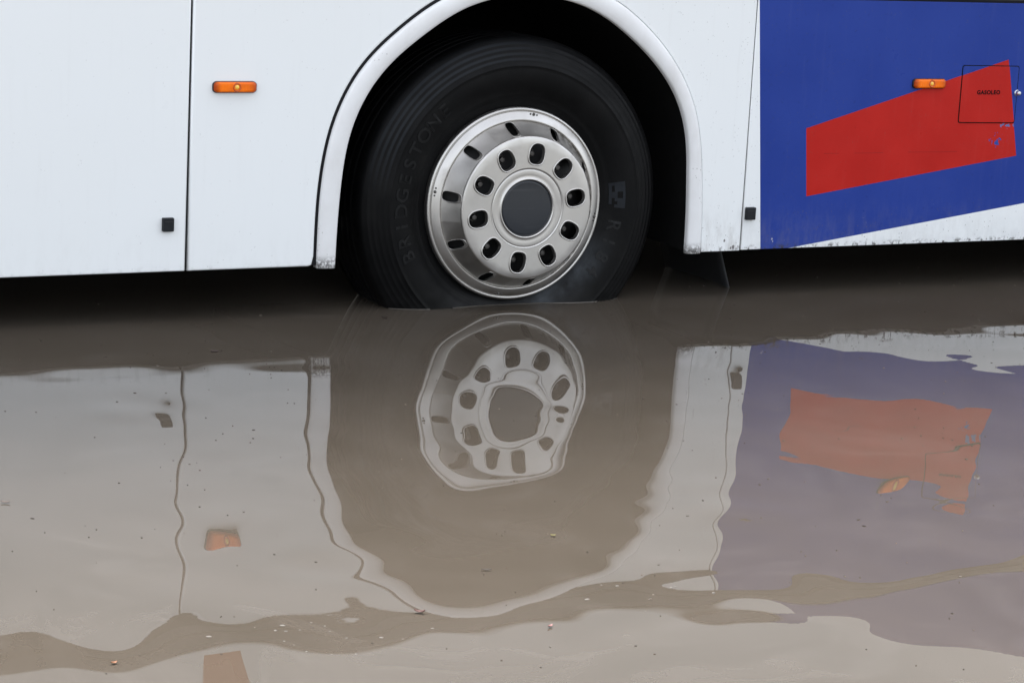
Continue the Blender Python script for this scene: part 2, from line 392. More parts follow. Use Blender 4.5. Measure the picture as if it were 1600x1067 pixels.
# ------------------------------------------------------------------ water surface: a swell of long low ripples
HX0, HY0, HDX, HDY, HNX, HNY = -2.9, -3.7, 0.08, 0.1, 71, 46
HC = np.array([
[0,0,-1,-1,-2,-1,2,9,20,31,40,42,37,27,16,8,2,-1,-3,-3,-2,-2,-1,0,0,0,0,0,0,0,0,0,0,0,0,0,0,0,0,0,0,0,0,0,0,0],
[0,0,0,0,0,0,1,3,7,13,17,17,13,8,4,1,-1,-3,-3,-3,-2,-2,-1,-1,-1,0,0,0,0,0,0,0,0,0,0,0,0,0,0,0,0,0,0,0,0,0],
[0,0,1,1,2,1,-1,-5,-9,-12,-15,-18,-19,-15,-10,-6,-4,-4,-3,-3,-2,-2,-2,-1,-1,-1,0,0,0,0,0,0,0,0,0,0,0,0,0,0,0,0,0,0,0,0],
[-1,0,1,3,4,4,-2,-14,-32,-53,-71,-78,-69,-49,-29,-16,-8,-4,-2,-1,-1,-1,-2,-1,-1,-1,-1,0,0,0,0,0,0,0,0,0,0,0,0,0,0,0,0,0,0,0],
[-1,0,2,4,7,7,-2,-25,-66,-118,-164,-177,-145,-98,-57,-30,-11,-1,3,3,2,1,-1,-1,-1,-1,-1,-1,-1,-1,-1,-1,-1,-1,-1,-1,-1,0,0,0,0,0,0,0,0,0],
[0,1,2,5,8,9,-2,-38,-110,-207,-298,-316,-239,-159,-98,-47,-12,7,13,13,9,5,2,1,0,0,-1,-1,-1,-1,-2,-2,-3,-3,-3,-2,-2,-1,-1,0,0,0,0,0,0,0],
[0,2,3,6,8,8,-5,-52,-156,-309,-442,-448,-326,-219,-150,-64,-5,22,31,29,21,14,8,5,2,1,0,-1,-1,-2,-3,-4,-5,-5,-5,-4,-4,-3,-2,-1,0,0,0,0,0,0],
[0,3,5,7,6,1,-17,-69,-193,-394,-498,-426,-371,-254,-192,-70,15,43,58,52,40,28,19,12,7,4,1,0,-2,-3,-4,-5,-6,-7,-8,-7,-6,-4,-3,-1,-1,0,0,0,0,0],
[1,4,7,9,4,-11,-44,-99,-204,-400,-507,-405,-360,-260,-142,-57,45,65,91,80,64,49,35,24,15,8,4,1,-1,-3,-3,-5,-7,-9,-10,-10,-8,-6,-4,-2,-1,0,0,0,0,0],
[1,5,10,12,4,-25,-83,-160,-222,-264,-499,-403,-351,-242,-94,-52,60,96,109,103,90,73,55,39,25,14,7,2,0,0,0,0,-3,-7,-10,-10,-9,-6,-4,-2,-1,0,1,1,0,0],
[1,6,12,15,5,-33,-120,-246,-335,-261,-200,-252,-252,-217,-49,-59,55,125,135,124,104,88,70,52,36,21,11,5,5,6,8,11,9,3,-2,-4,-4,-3,-3,-2,-1,0,1,1,0,0],
[1,7,13,16,8,-34,-137,-320,-516,-425,-342,-245,-304,-340,-192,-74,-4,75,133,122,105,87,71,56,41,26,14,9,14,19,23,29,33,27,22,17,11,6,2,0,0,1,1,0,0,0],
[1,6,11,15,7,-30,-128,-317,-564,-396,-407,-284,-222,-186,-130,-161,-10,-4,59,70,80,72,62,47,33,23,16,14,26,40,49,53,72,74,71,60,42,24,12,5,2,1,0,-1,-1,-1],
[2,5,8,9,2,-28,-99,-212,-303,-309,-319,-295,-202,-112,81,-88,-88,2,-27,44,51,57,52,39,27,19,21,34,37,69,91,76,116,152,155,134,92,57,31,14,5,0,-2,-3,-2,-1],
[3,3,3,0,-9,-29,-65,-105,-120,-185,-217,-202,-130,-183,40,-30,-112,68,165,52,98,73,62,43,39,29,43,70,61,102,138,109,130,264,274,234,160,107,62,30,9,-3,-8,-7,-4,-1],
[5,2,-3,-11,-25,-40,-52,-57,-102,-139,-119,-190,-118,-14,-54,119,85,-22,-40,57,247,176,145,79,73,40,81,122,114,125,177,190,164,383,398,329,239,172,103,53,12,-11,-16,-12,-6,0],
[8,2,-8,-24,-47,-70,-83,-99,-162,-99,-159,-167,-219,-88,-88,64,91,153,168,179,-60,230,213,230,138,35,79,155,218,158,214,268,194,347,464,389,319,232,150,83,9,-25,-27,-18,-8,1],
[11,2,-11,-35,-73,-121,-155,-156,-145,-153,-138,-169,-232,-168,97,-528,-11,-84,66,281,79,65,59,152,54,-29,1,-55,493,199,224,263,152,416,540,425,378,276,194,106,-2,-41,-37,-22,-9,2],
[14,3,-13,-43,-95,-174,-244,-153,-138,-131,-151,-76,-107,-136,-28,-36,276,43,-55,-32,124,140,134,37,210,99,135,14,320,-41,224,228,183,454,557,446,413,303,224,114,-15,-51,-43,-25,-9,3],
[15,6,-10,-44,-102,-188,-278,-119,-168,-85,-196,-173,-94,-175,-155,-179,21,183,64,-74,-85,62,167,140,254,235,240,196,-19,210,325,221,138,392,540,460,417,314,237,106,-24,-55,-44,-25,-9,4],
[11,11,1,-29,-83,-141,-159,-114,-148,-115,-168,-169,-156,-281,-94,-46,-267,-37,12,27,89,107,255,145,47,235,205,178,234,337,284,278,200,423,518,455,393,312,230,87,-27,-52,-41,-23,-8,4],
[2,18,26,15,-24,-66,-50,-109,-94,-119,-71,-130,-37,-171,-185,-146,-91,-120,-126,-108,-35,34,73,276,191,278,242,198,95,84,174,166,181,250,391,424,355,295,207,67,-24,-44,-35,-20,-7,3],
[-12,26,67,99,98,38,-35,-33,-87,-65,-103,-88,-35,-16,-171,-163,-155,-113,-56,-44,-73,9,-124,44,150,6,216,176,157,128,152,123,100,280,375,392,314,266,175,51,-17,-34,-28,-16,-6,2],
[-31,35,118,219,297,266,26,-33,-13,-79,-28,-33,-12,17,-189,-28,-183,-103,-110,0,-9,29,-4,-87,-11,-77,128,105,156,156,171,209,173,337,393,374,279,234,144,42,-10,-24,-20,-13,-5,1],
[-49,43,172,356,545,604,402,61,-71,-5,-111,-37,60,100,-264,18,-231,-35,-217,-96,-98,-80,-26,38,22,25,111,64,80,104,179,233,81,337,402,349,249,206,118,37,-3,-15,-14,-9,-4,1],
[-60,54,217,474,766,703,560,537,133,-101,-191,-117,-118,133,102,-148,-54,-59,-114,-99,-7,-83,-157,-148,-67,34,100,125,79,45,138,105,37,267,330,288,217,177,97,34,2,-9,-9,-6,-3,0],
[-63,69,247,513,808,584,686,433,496,179,-235,-153,-247,-30,17,-12,-379,-47,-59,-69,14,-2,11,16,-101,-16,35,173,175,81,110,-10,-113,241,242,201,176,140,77,31,5,-4,-6,-4,-2,0],
[-58,86,262,464,599,580,623,545,552,406,166,-84,-310,-113,-245,-49,-194,-222,-65,-55,-44,-112,40,-5,-60,38,-24,11,148,101,108,-5,-165,74,139,128,127,97,58,26,6,-2,-4,-3,-2,0],
[-51,96,269,435,489,566,571,617,503,620,375,120,-161,-281,-87,-197,79,-191,76,-27,-89,-154,-76,1,-149,-88,56,88,119,86,116,133,34,91,89,98,85,62,39,18,5,-1,-2,-2,-1,0],
[-45,94,264,453,491,510,517,645,409,569,533,363,202,-142,-206,-281,-3,-24,-234,23,56,-127,-118,66,-133,-196,-132,70,199,131,77,165,217,216,153,131,79,48,24,9,2,-1,-2,-1,-1,0],
[-39,80,231,421,509,508,483,585,482,346,470,368,329,219,-85,-385,287,11,16,-60,139,-24,-362,-156,123,3,59,-67,33,359,136,48,180,305,304,224,119,54,16,3,-1,-2,-2,-2,-1,0],
[-30,59,172,315,455,505,596,424,410,327,398,248,346,249,186,160,123,-178,95,-128,-16,59,-46,-412,-223,69,261,85,-87,-41,90,-6,11,238,416,330,177,71,19,0,-4,-4,-3,-2,-1,1],
[-19,38,108,192,265,261,474,477,488,280,453,239,62,291,76,150,3,43,-14,-83,-68,-41,24,-136,-129,-105,6,57,-75,-266,-66,-24,-11,94,324,364,210,87,25,1,-7,-8,-6,-3,-1,1],
[-10,20,53,88,122,185,389,435,449,358,467,388,-1,82,191,157,74,44,12,6,73,4,-8,-5,4,-118,-120,-34,66,-77,-83,-52,-16,17,191,281,195,83,28,0,-13,-14,-9,-4,0,2],
[-4,6,14,23,46,112,212,264,553,296,417,447,113,24,43,195,181,82,43,-6,31,51,-13,76,42,-71,-102,-179,-69,-49,-39,-67,-23,-11,97,170,148,59,23,-13,-27,-22,-11,-3,1,3],
[-1,-3,-6,-7,6,45,103,213,438,356,307,364,291,131,127,-33,241,116,-26,-41,-90,23,-47,19,-84,-51,-25,-87,-102,-128,-77,-91,-25,-13,40,82,95,58,3,-49,-50,-30,-12,-2,2,4],
[0,-6,-14,-18,-13,7,51,153,293,376,334,268,300,20,368,37,124,162,87,-25,16,-25,179,-63,-113,-78,-139,-62,31,-26,-23,-55,-31,-9,0,21,73,121,-79,-112,-73,-34,-11,0,4,5],
[0,-7,-14,-18,-18,-8,25,93,181,270,293,237,310,-94,86,109,41,154,167,20,-146,-176,-188,-40,-51,-40,-135,-81,90,162,176,-1,-26,-32,-40,-41,-12,51,-213,-159,-85,-35,-10,1,4,5],
[0,-5,-10,-15,-16,-10,10,49,101,163,202,211,153,-28,-230,166,39,164,163,80,132,-34,9,-117,-315,-25,38,-78,27,187,262,55,-1,-37,-56,-77,-53,19,-164,-144,-80,-33,-9,1,4,5],
[0,-3,-7,-10,-11,-8,2,21,50,85,113,101,4,-96,-60,-264,144,39,140,136,21,-44,-140,1,-130,-264,-107,-111,29,204,129,95,18,-25,-49,-61,-42,-15,-81,-92,-61,-28,-8,1,4,4],
[0,-2,-4,-6,-6,-5,-1,7,20,37,44,14,-73,-151,-127,-92,-190,68,-119,103,-19,83,-7,-192,-52,-154,-224,-84,-179,-45,61,92,-35,-21,-44,-42,-39,-33,-39,-45,-36,-19,-7,0,3,3],
[0,-1,-2,-2,-3,-3,-2,1,5,9,3,-28,-88,-156,-214,-174,-144,-216,-134,-137,22,-32,-33,-42,-60,-153,-173,-183,-171,-8,2,94,6,-15,-44,-34,-44,-38,-23,-18,-15,-10,-4,0,1,2],
[0,0,0,-1,-1,-1,-2,-2,-1,-4,-14,-37,-75,-126,-179,-179,-166,-136,-150,-214,-160,52,-137,-17,-51,-111,-108,-200,-188,-204,-67,53,-37,-46,-45,-38,-55,-40,-18,-6,-3,-3,-2,0,1,1],
[0,0,0,0,0,0,-1,-2,-4,-8,-17,-31,-52,-84,-120,-155,-202,-213,-171,-131,-248,-77,-70,-95,-70,-69,-142,-165,-194,-198,-222,-160,-91,-80,-55,-53,-62,-41,-17,-2,2,2,1,0,0,0],
[0,0,0,0,0,0,-1,-2,-4,-8,-13,-20,-30,-46,-72,-112,-164,-201,-194,-176,-165,-231,-100,-132,-95,-14,-125,-159,-172,-173,-290,-279,-251,-126,-76,-71,-67,-41,-17,-2,4,4,2,1,0,0],
[0,0,0,0,0,0,0,-1,-3,-5,-8,-10,-13,-21,-37,-68,-108,-150,-186,-180,-172,-174,-223,-164,-99,-26,-106,-146,-159,-155,-234,-305,-253,-152,-103,-90,-72,-42,-17,-2,4,5,3,1,0,-1],
[0,0,0,0,0,0,0,-1,-2,-3,-3,-3,-3,-6,-15,-34,-60,-94,-130,-154,-208,-136,-116,-183,-193,-116,-82,-127,-179,-178,-298,-279,-286,-229,-124,-110,-80,-43,-16,-2,4,4,3,1,0,-1],
[0,0,0,0,0,0,0,-1,-1,-1,-1,1,2,1,-3,-12,-27,-48,-76,-108,-143,-228,-172,-202,-121,-209,-88,-104,-138,-173,-234,-315,-291,-220,-133,-132,-88,-44,-15,-1,3,4,3,1,0,-1],
[0,0,0,0,0,0,0,0,0,0,1,2,3,4,3,0,-7,-18,-35,-64,-109,-190,-147,-260,-106,-218,-117,-202,-219,-264,-171,-254,-194,-120,-119,-136,-89,-43,-15,-1,3,4,3,1,0,0],
[0,0,0,0,0,0,0,0,0,0,1,2,3,4,5,5,3,-1,-11,-33,-72,-128,-183,-198,-194,-195,-109,-289,-274,-301,-208,-265,-270,-101,-104,-121,-82,-41,-14,-1,3,4,2,1,0,0],
[0,0,0,0,0,0,0,0,0,0,1,1,2,3,4,6,7,6,1,-13,-39,-77,-123,-143,-313,-171,-264,-300,-335,-206,-262,-285,-248,-90,-103,-107,-74,-38,-13,-1,3,4,2,1,0,0],
[0,0,0,0,0,0,0,0,0,0,1,1,1,2,3,5,7,7,5,-2,-15,-38,-72,-129,-235,-172,-354,-261,-407,-182,-290,-262,-272,-138,-126,-108,-71,-36,-12,0,4,4,3,1,0,0],
[0,0,0,0,0,0,0,0,0,0,0,0,1,1,2,3,5,6,6,4,-2,-14,-40,-89,-149,-201,-238,-231,-392,-192,-331,-329,-369,-195,-177,-134,-79,-36,-10,2,6,5,3,1,0,-1],
[0,0,0,0,0,0,0,0,0,0,0,0,0,1,1,2,3,4,5,6,5,-2,-18,-48,-85,-133,-153,-323,-299,-258,-395,-402,-393,-243,-253,-180,-97,-38,-7,5,7,6,3,1,0,-1],
[0,0,0,0,0,0,0,0,0,0,0,0,0,0,0,1,2,2,4,5,6,3,-4,-18,-39,-75,-137,-264,-184,-330,-358,-504,-442,-299,-336,-232,-118,-41,-4,9,10,6,3,1,0,-1],
[0,0,0,0,0,0,0,0,0,0,0,0,0,0,0,0,1,1,2,4,5,5,3,-1,-12,-39,-91,-149,-178,-326,-320,-590,-411,-365,-414,-277,-134,-43,0,12,11,7,3,1,0,-1],
[0,0,0,0,0,0,0,0,0,0,0,0,0,0,0,0,0,0,1,2,3,5,6,6,1,-14,-42,-78,-150,-262,-384,-610,-389,-445,-468,-301,-140,-41,2,14,12,7,3,1,0,-1],
[0,0,0,0,0,0,0,0,0,0,0,0,0,0,0,0,0,0,0,1,2,4,6,8,7,1,-11,-37,-100,-199,-366,-507,-357,-517,-486,-295,-132,-36,4,15,12,7,3,1,0,-1],
[0,0,0,0,0,0,0,0,0,0,0,0,0,0,0,0,0,0,0,0,1,2,4,7,8,9,5,-14,-59,-139,-256,-322,-337,-546,-451,-260,-112,-30,5,13,11,7,3,1,0,-1],
[0,0,0,0,0,0,0,0,0,0,0,0,0,0,0,0,0,0,0,0,0,1,3,5,8,10,9,-2,-30,-80,-143,-206,-332,-469,-358,-203,-87,-23,4,11,9,5,2,1,0,-1],
[0,0,0,0,0,0,0,0,0,0,0,0,0,0,0,0,0,0,0,0,0,1,2,3,6,8,8,3,-11,-35,-70,-133,-239,-297,-235,-139,-62,-17,3,8,7,4,2,1,0,-1],
[0,0,0,0,0,0,0,0,0,0,0,0,0,0,0,0,0,0,0,0,0,0,1,2,4,5,6,5,0,-10,-31,-76,-132,-151,-126,-81,-39,-12,1,5,5,3,1,0,0,0],
[0,0,0,0,0,0,0,0,0,0,0,0,0,0,0,0,0,0,0,0,0,0,0,1,2,3,4,5,5,1,-11,-33,-54,-58,-52,-37,-20,-8,0,2,3,2,1,0,0,0],
[0,0,0,0,0,0,0,0,0,0,0,0,0,0,0,0,0,0,0,0,0,0,0,0,1,1,2,4,5,4,0,-7,-10,-10,-10,-10,-7,-4,-1,1,1,1,1,0,0,0],
[0,0,0,0,0,0,0,0,0,0,0,0,0,0,0,0,0,0,0,0,0,0,0,0,0,0,1,2,4,4,5,6,9,10,8,4,0,-1,-1,0,0,0,0,0,0,0],
[0,0,0,0,0,0,0,0,0,0,0,0,0,0,0,0,0,0,0,0,0,0,0,0,0,0,0,1,2,4,6,10,14,15,13,8,4,1,0,-1,0,0,0,0,0,0],
[0,0,0,0,0,0,0,0,0,0,0,0,0,0,0,0,0,0,0,0,0,0,0,0,0,0,0,0,1,3,5,9,12,13,11,8,4,2,0,-1,-1,0,0,0,0,0],
[0,0,0,0,0,0,0,0,0,0,0,0,0,0,0,0,0,0,0,0,0,0,0,0,0,0,0,0,1,2,4,6,8,8,8,6,3,2,0,0,0,0,0,0,0,0],
[0,0,0,0,0,0,0,0,0,0,0,0,0,0,0,0,0,0,0,0,0,0,0,0,0,0,0,0,0,1,2,3,4,5,4,3,2,1,0,0,0,0,0,0,0,0],
[0,0,0,0,0,0,0,0,0,0,0,0,0,0,0,0,0,0,0,0,0,0,0,0,0,0,0,0,0,0,1,1,1,1,1,1,1,1,0,0,0,0,0,0,0,0],
[0,0,0,0,0,0,0,0,0,0,0,0,0,0,0,0,0,0,0,0,0,0,0,0,0,0,0,0,0,0,-1,-1,-1,-1,-1,-1,0,0,0,0,0,0,0,0,0,0]
], float)*1e-5
def bsp(t): return [(1-t)**3/6, (3*t**3-6*t*t+4)/6, (-3*t**3+3*t*t+3*t+1)/6, t**3/6]
def height(X, Y):
    X = np.asarray(X, float); Y = np.asarray(Y, float)
    gx = (X-HX0)/HDX; gy = (Y-HY0)/HDY
    ins = (gx >= 0) & (gx < HNX-3) & (gy >= 0) & (gy < HNY-3)
    i = np.clip(np.floor(gx), 0, HNX-4).astype(int); j = np.clip(np.floor(gy), 0, HNY-4).astype(int)
    bx = bsp(gx-i); by = bsp(gy-j); h = 0
    for a in range(4):
        for b in range(4): h = h+bx[a]*by[b]*HC[i+a, j+b]
    win = np.clip(gx/3, 0, 1)*np.clip((HNX-3-gx)/3, 0, 1)*np.clip(gy/3, 0, 1)*np.clip((HNY-3-gy)/3, 0, 1)
    far = .0012*(np.sin(X*5.1+Y*2.3)+np.sin(Y*6.7-X*1.7+2)*.8)
    return np.where(ins, h*win, 0)+np.where(ins, 1-win, 1)*far*.6
def axis(lo, hi, step, far):
    a = list(np.arange(lo, hi, step)); s = step
    L = []; x = lo
    while x > -far: s *= 1.14; x -= s; L.append(x)
    s = step; x = a[-1]; Rr = []
    while x < far: s *= 1.14; x += s; Rr.append(x)
    return np.array(L[::-1]+a+Rr)
def grid_object(name, xs, ys, zfun, mat):
    X, Y = np.meshgrid(xs, ys, indexing='ij'); Z = zfun(X, Y)
    V = np.stack([X, Y, Z], -1).reshape(-1, 3); nx, ny = len(xs), len(ys)
    I = (np.arange(nx-1)[:, None]*ny+np.arange(ny-1)[None, :]).ravel()
    F = np.stack([I, I+ny, I+ny+1, I+1], -1)
    me = bpy.data.meshes.new(name); me.vertices.add(len(V)); me.vertices.foreach_set('co', V.ravel())
    me.loops.add(F.size); me.loops.foreach_set('vertex_index', F.ravel().astype(np.int32))
    me.polygons.add(len(F)); me.polygons.foreach_set('loop_start', (np.arange(len(F))*4).astype(np.int32))
    me.update(calc_edges=True); me.polygons.foreach_set('use_smooth', np.ones(len(F), bool))
    me.materials.append(mat); o = bpy.data.objects.new(name, me); COL.objects.link(o); return o
wat = grid_object('water', axis(-2.9, 2.5, .014, 45), axis(-3.7, .6, .014, 45), height, WATER)
tag(wat, 'opaque brown flood water with slow ripples mirroring the bus', kind='structure')
def basin(X, Y):
    d = np.maximum(np.abs(X), np.abs(Y)); t = np.clip((d-30)/10, 0, 1)
    return -.20+t*t*(3-2*t)*.32
gx = np.concatenate([-np.geomspace(900, 50, 12), np.linspace(-45, 45, 40), np.geomspace(50, 900, 12)])
tag(grid_object('ground', gx, gx, basin, ASPH), 'asphalt street under and beyond the flood water', kind='structure')

# ------------------------------------------------------------------ the bus
bus = bpy.data.objects.new('bus', None); COL.objects.link(bus); bus.location = ROOT_LOC; bus.empty_display_size = .5
tag(bus, 'white bus with blue and red side graphics standing in brown flood water', 'bus')
ZB, ZT, XF, XR = .153, .972, -3.0, 8.6            # skirt bottom, skirt top, front end, rear end
SL, SR = -1.083, .820                             # panel seams
inn = [(-.614, .146), (-.611, .271), (-.603, .40), (-.590, .50), (-.567, .585), (-.512, .692), (-.430, .783), (-.345, .848), (-.262, .903), (-.150, .948), (0, .968),
       (.150, .948), (.262, .906), (.360, .843), (.440, .778), (.523, .685), (.572, .590), (.595, .50), (.605, .389), (.612, .263), (.613, .150)]
outr = [(-.674, .147), (-.672, .30), (-.664, .42), (-.645, .53), (-.615, .625), (-.553, .737), (-.475, .820), (-.395, .885), (-.305, .945), (-.16, 1.003), (0, 1.026),
        (.16, 1.006), (.296, .957), (.388, .898), (.488, .81), (.551, .729), (.597, .650), (.627, .565), (.645, .472), (.657, .36), (.664, .26), (.667, .150)]
def halves(p):
    c = catmull(p, 10); k = max(range(len(c)), key=lambda i: c[i][1])
    q = np.array(resample(c[:k+1], 70)+resample(c[k:], 70)[1:])
    for it in range(700):                          # low-pass without shrinking
        f_ = .5 if it % 2 == 0 else -.51
        q[1:-1] += f_*((q[:-2]+q[2:])/2-q[1:-1])
    return [tuple(v) for v in q]
IN, OUT = halves(inn), halves(outr)
def arch_side(side, gap, top):                     # part of the OUT curve at x<0 or x>0 below `top`, pushed away by gap
    pts = [p for p in OUT if (p[0] < 0) == (side < 0) and p[1] < top]
    res = []
    for i, p in enumerate(pts):
        a = Vector(pts[max(i-1, 0)]); b = Vector(pts[min(i+1, len(pts)-1)]); t = (b-a).normalized(); nrm = Vector((-t.y, t.x))
        res.append((p[0]+nrm.x*gap, p[1]+nrm.y*gap))
    return res
# front luggage flap panel, left of the seam
bm = bmesh.new(); plate(bm, [(XF+.25, ZB), (SL-.0045, ZB), (SL-.0035, ZT), (XF+.25, ZT)], 0, .03, .005)
tag(body('side_panel', bm, WHITE), 'plain white side panel left of the long seam')
# panel between the seam and the wheel arch
a = arch_side(-1, .0105, ZT-.012)
bm = bmesh.new()
plate(bm, [(SL+.0035, ZB)]+[(-.700, ZB), (-.690, ZB+.004)]+[p for p in a if p[1] > ZB+.02]+[(a[-1][0]+.012, ZT), (SL+.0035, ZT)], 0, .03, .006, 5)
tag(body('side_panel', bm, WHITE), 'white side panel between the long seam and the wheel arch')
a = arch_side(1, .0022, ZT-.004)
bm = bmesh.new()
plate(bm, [(a[0][0]-.006, ZT)]+a[:-1]+[(a[-1][0], ZB), (SR-.0022, ZB), (SR-.0022, ZT)], 0, .03, .0025, 3)
tag(body('side_panel', bm, WHITE_D), 'dirty white side panel between the wheel arch and the blue graphic')
bm = bmesh.new(); plate(bm, [(SR+.0022, ZB+.002), (XR-.1, ZB+.002), (XR-.1, ZT+.001), (SR+.0022, ZT+.001)], 0, .03, .0025, 3)
tag(body('side_panel', bm, LIV_LOW), 'side panel with blue film and red trapezoid')

# arch moulding: convex lip that turns inwards into the wheel well
bm = bmesh.new()
sec = [(.01, .016), (0, .006), (.012, .000), (.04, -.0035), (.12, -.0065), (.35, -.0095), (.60, -.0100), (.84, -.0080), (.94, -.0055), (1, -.001), (1, .025)]
rows = []
for (ix, iz), (ox, oz) in zip(IN, OUT):
    rows.append([bm.verts.new((ix+(ox-ix)*s, y, iz+(oz-iz)*s)) for s, y in sec])
for A, B in zip(rows[:-1], rows[1:]):
    for k in range(len(sec)-1): bm.faces.new((A[k], A[k+1], B[k+1], B[k])).smooth = True
bm.faces.new(rows[0]); bm.faces.new(rows[-1][::-1])
body('wheel_arch_moulding', bm, MOULD)
# black seal in the gap left of the moulding
bm = bmesh.new()
sd_ = [p for p in OUT if p[0] < 0]
A = [(p[0]+.001, p[1]) for p in sd_]
n_ = len(A); B = []
for i, p in enumerate(A):
    a0 = Vector(A[max(i-1, 0)]); b0 = Vector(A[min(i+1, n_-1)]); t = (b0-a0).normalized(); B.append((p[0]-t.y*.016, p[1]+t.x*.016))
va = [bm.verts.new((p[0], .006, p[1]+(.008 if i == 0 else 0))) for i, p in enumerate(A)]; vb = [bm.verts.new((p[0], .008, p[1]+(.008 if i == 0 else 0))) for i, p in enumerate(B)]
for i in range(n_-1): bm.faces.new((va[i], va[i+1], vb[i+1], vb[i]))
r_ = bmesh.ops.extrude_face_region(bm, geom=bm.faces[:]); bmesh.ops.translate(bm, verts=[v for v in r_['geom'] if isinstance(v, bmesh.types.BMVert)], vec=(0, .01, 0))
body('arch_seal', bm, SEAL)
# seam gaskets
bm = bmesh.new(); box(bm, SL-.012, SL+.001, .007, .02, ZB+.003, ZT)
body('seam_gasket', bm, SEAL)
bm = bmesh.new(); box(bm, SR-.006, SR+.006, .006, .02, ZB+.003, ZT)
body('seam_gasket', bm, SEAL)
# dark rub rail above the skirt panels
bm = bmesh.new()
pr = [(.035, ZT-.012), (.006, ZT-.006), (.003, ZT+.002), (-.003, ZT+.010), (-.003, ZT+.030), (.002, ZT+.034), (-.003, ZT+.040), (-.003, ZT+.070), (.004, ZT+.084), (.035, ZT+.09)]
L0 = [bm.verts.new((XF+.2, y, z)) for y, z in pr]; L1 = [bm.verts.new((XR-.05, y, z)) for y, z in pr]
for k in range(len(pr)-1): bm.faces.new((L0[k], L0[k+1], L1[k+1], L1[k]))
body('rub_rail', bm, RUBBER)
# upper side, windows, roof
bm = bmesh.new(); plate(bm, [(XF+.2, 1.060), (XR-.05, 1.060), (XR-.05, 1.62), (XF+.2, 1.62)], 0, .05, .006)
body('upper_side_panel', bm, LIV_HIGH)
wxs = np.linspace(XF+.35, XR-.2, 8)
for x0, x1 in zip(wxs[:-1], wxs[1:]):
    bm = bmesh.new(); plate(bm, rrect(x0+.01, x1-.01, 1.63, 2.72, .06), -.002, .03, .004)
    body('window', bm, WINDOW)
bm = bmesh.new(); plate(bm, [(XF+.2, 2.73), (XR-.05, 2.73), (XR-.05, 3.0), (XF+.2, 3.0)], 0, .05, .01)
body('cant_rail', bm, WHITE)
bm = bmesh.new()
pr = [(.02, 2.98), (.06, 3.12), (.2, 3.22), (.6, 3.27), (1.9, 3.27), (2.3, 3.22), (2.44, 3.12), (2.48, 2.98)]
L0 = [bm.verts.new((XF+.1, y, z)) for y, z in pr]; L1 = [bm.verts.new((XR, y, z)) for y, z in pr]
for k in range(len(pr)-1): bm.faces.new((L0[k], L0[k+1], L1[k+1], L1[k])).smooth = True
bm.faces.new(L0); bm.faces.new(L1)
body('roof', bm, WHITE)
bm = bmesh.new(); plate(bm, [(XF, .2), (XF+.2, .2), (XF+.2, 2.97), (XF, 2.97)], .01, 2.49, .06, 5); body('front_end', bm, WHITE)
# dark body shell and chassis; leaves the wheel well free
bm = bmesh.new()
box(bm, XF+.19, -.72, .031, 2.47, .20, 2.97); box(bm, .72, XR-.1, .031, 2.47, .20, 2.97)
box(bm, -.72, .72, .031, 2.47, 1.075, 2.97); box(bm, -.72, .72, .95, 2.47, .20, 1.075)
body('body_shell', bm, BLACK)
bm = bmesh.new(); plate(bm, [(XF+.2, .153), (XR, .153), (XR, 2.98), (XF+.2, 2.98)], 2.471, 2.50, .005); body('far_side_panel', bm, WHITE)
# wheel well liner
bm = bmesh.new(); W0 = []; W1 = []
LIN = [(x*1.0+(.0 if abs(x) < .1 else math.copysign(.004, x)), z+.004) for x, z in IN]
for x, z in LIN: W0.append(bm.verts.new((x, .014, z))); W1.append(bm.verts.new((x*1.08, .90, z+.02 if z > .3 else z)))
for i in range(len(LIN)-1): bm.faces.new((W0[i], W0[i+1], W1[i+1], W1[i])).smooth = True
bm.faces.new(W1)
body('wheel_well_liner', bm, BLACK)
# axle
bm = bmesh.new(); lathe(bm, [(.0, .30), (.11, .30), (.11, .42), (.06, .44), (.06, 2.2), (0, 2.2)], 24); body('axle', bm, BLACK, (0, 0, .32))
# mud flap behind the wheel
bm = bmesh.new()
nu, nv = 8, 12; G = []
for i in range(nu+1):
    row = []
    for j in range(nv+1):
        y = .14+.40*i/nu; z = .20-.30*j/nv
        row.append(bm.verts.new((.826+.010*math.sin(i*.5)+max(0, (.16-z))*.34, y, z)))
    G.append(row)
for i in range(nu):
    for j in range(nv): bm.faces.new((G[i][j], G[i+1][j], G[i+1][j+1], G[i][j+1])).smooth = True
r_ = bmesh.ops.extrude_face_region(bm, geom=bm.faces[:]); bmesh.ops.translate(bm, verts=[v for v in r_['geom'] if isinstance(v, bmesh.types.BMVert)], vec=(-.008, 0, 0))
body('mud_flap', bm, RUBBER)

# rubber buffers
for (x0, x1, z0, z1), lb in (((-1.161, -1.127, .2725, .3125), 'small black rubber block beside the long seam'), ((.828, .864, .2555, .2965), 'small black rubber block beside the blue graphic')):
    bm = bmesh.new(); plate(bm, rrect(x0, x1, z0, z1, .003, 3), -.013, .001, .003, 3)
    o = body('rubber_buffer', bm, GREYRUB); o['label'] = lb
    bm = bmesh.new(); plate(bm, rrect(x0+.004, x1-.004, z1-.012, z1-.0095, .001, 2), -.0136, -.012, .0003, 1); link('groove_strip', bm, RUBBER, o)
# paint chips on the right-hand moulding and panel
bm = bmesh.new()
for (cx_, cz_, yy, pts) in ((.632, .243, -.0168, [(-.004, .003), (0, .006), (.005, .003)]), ):
    pass
bm.free()

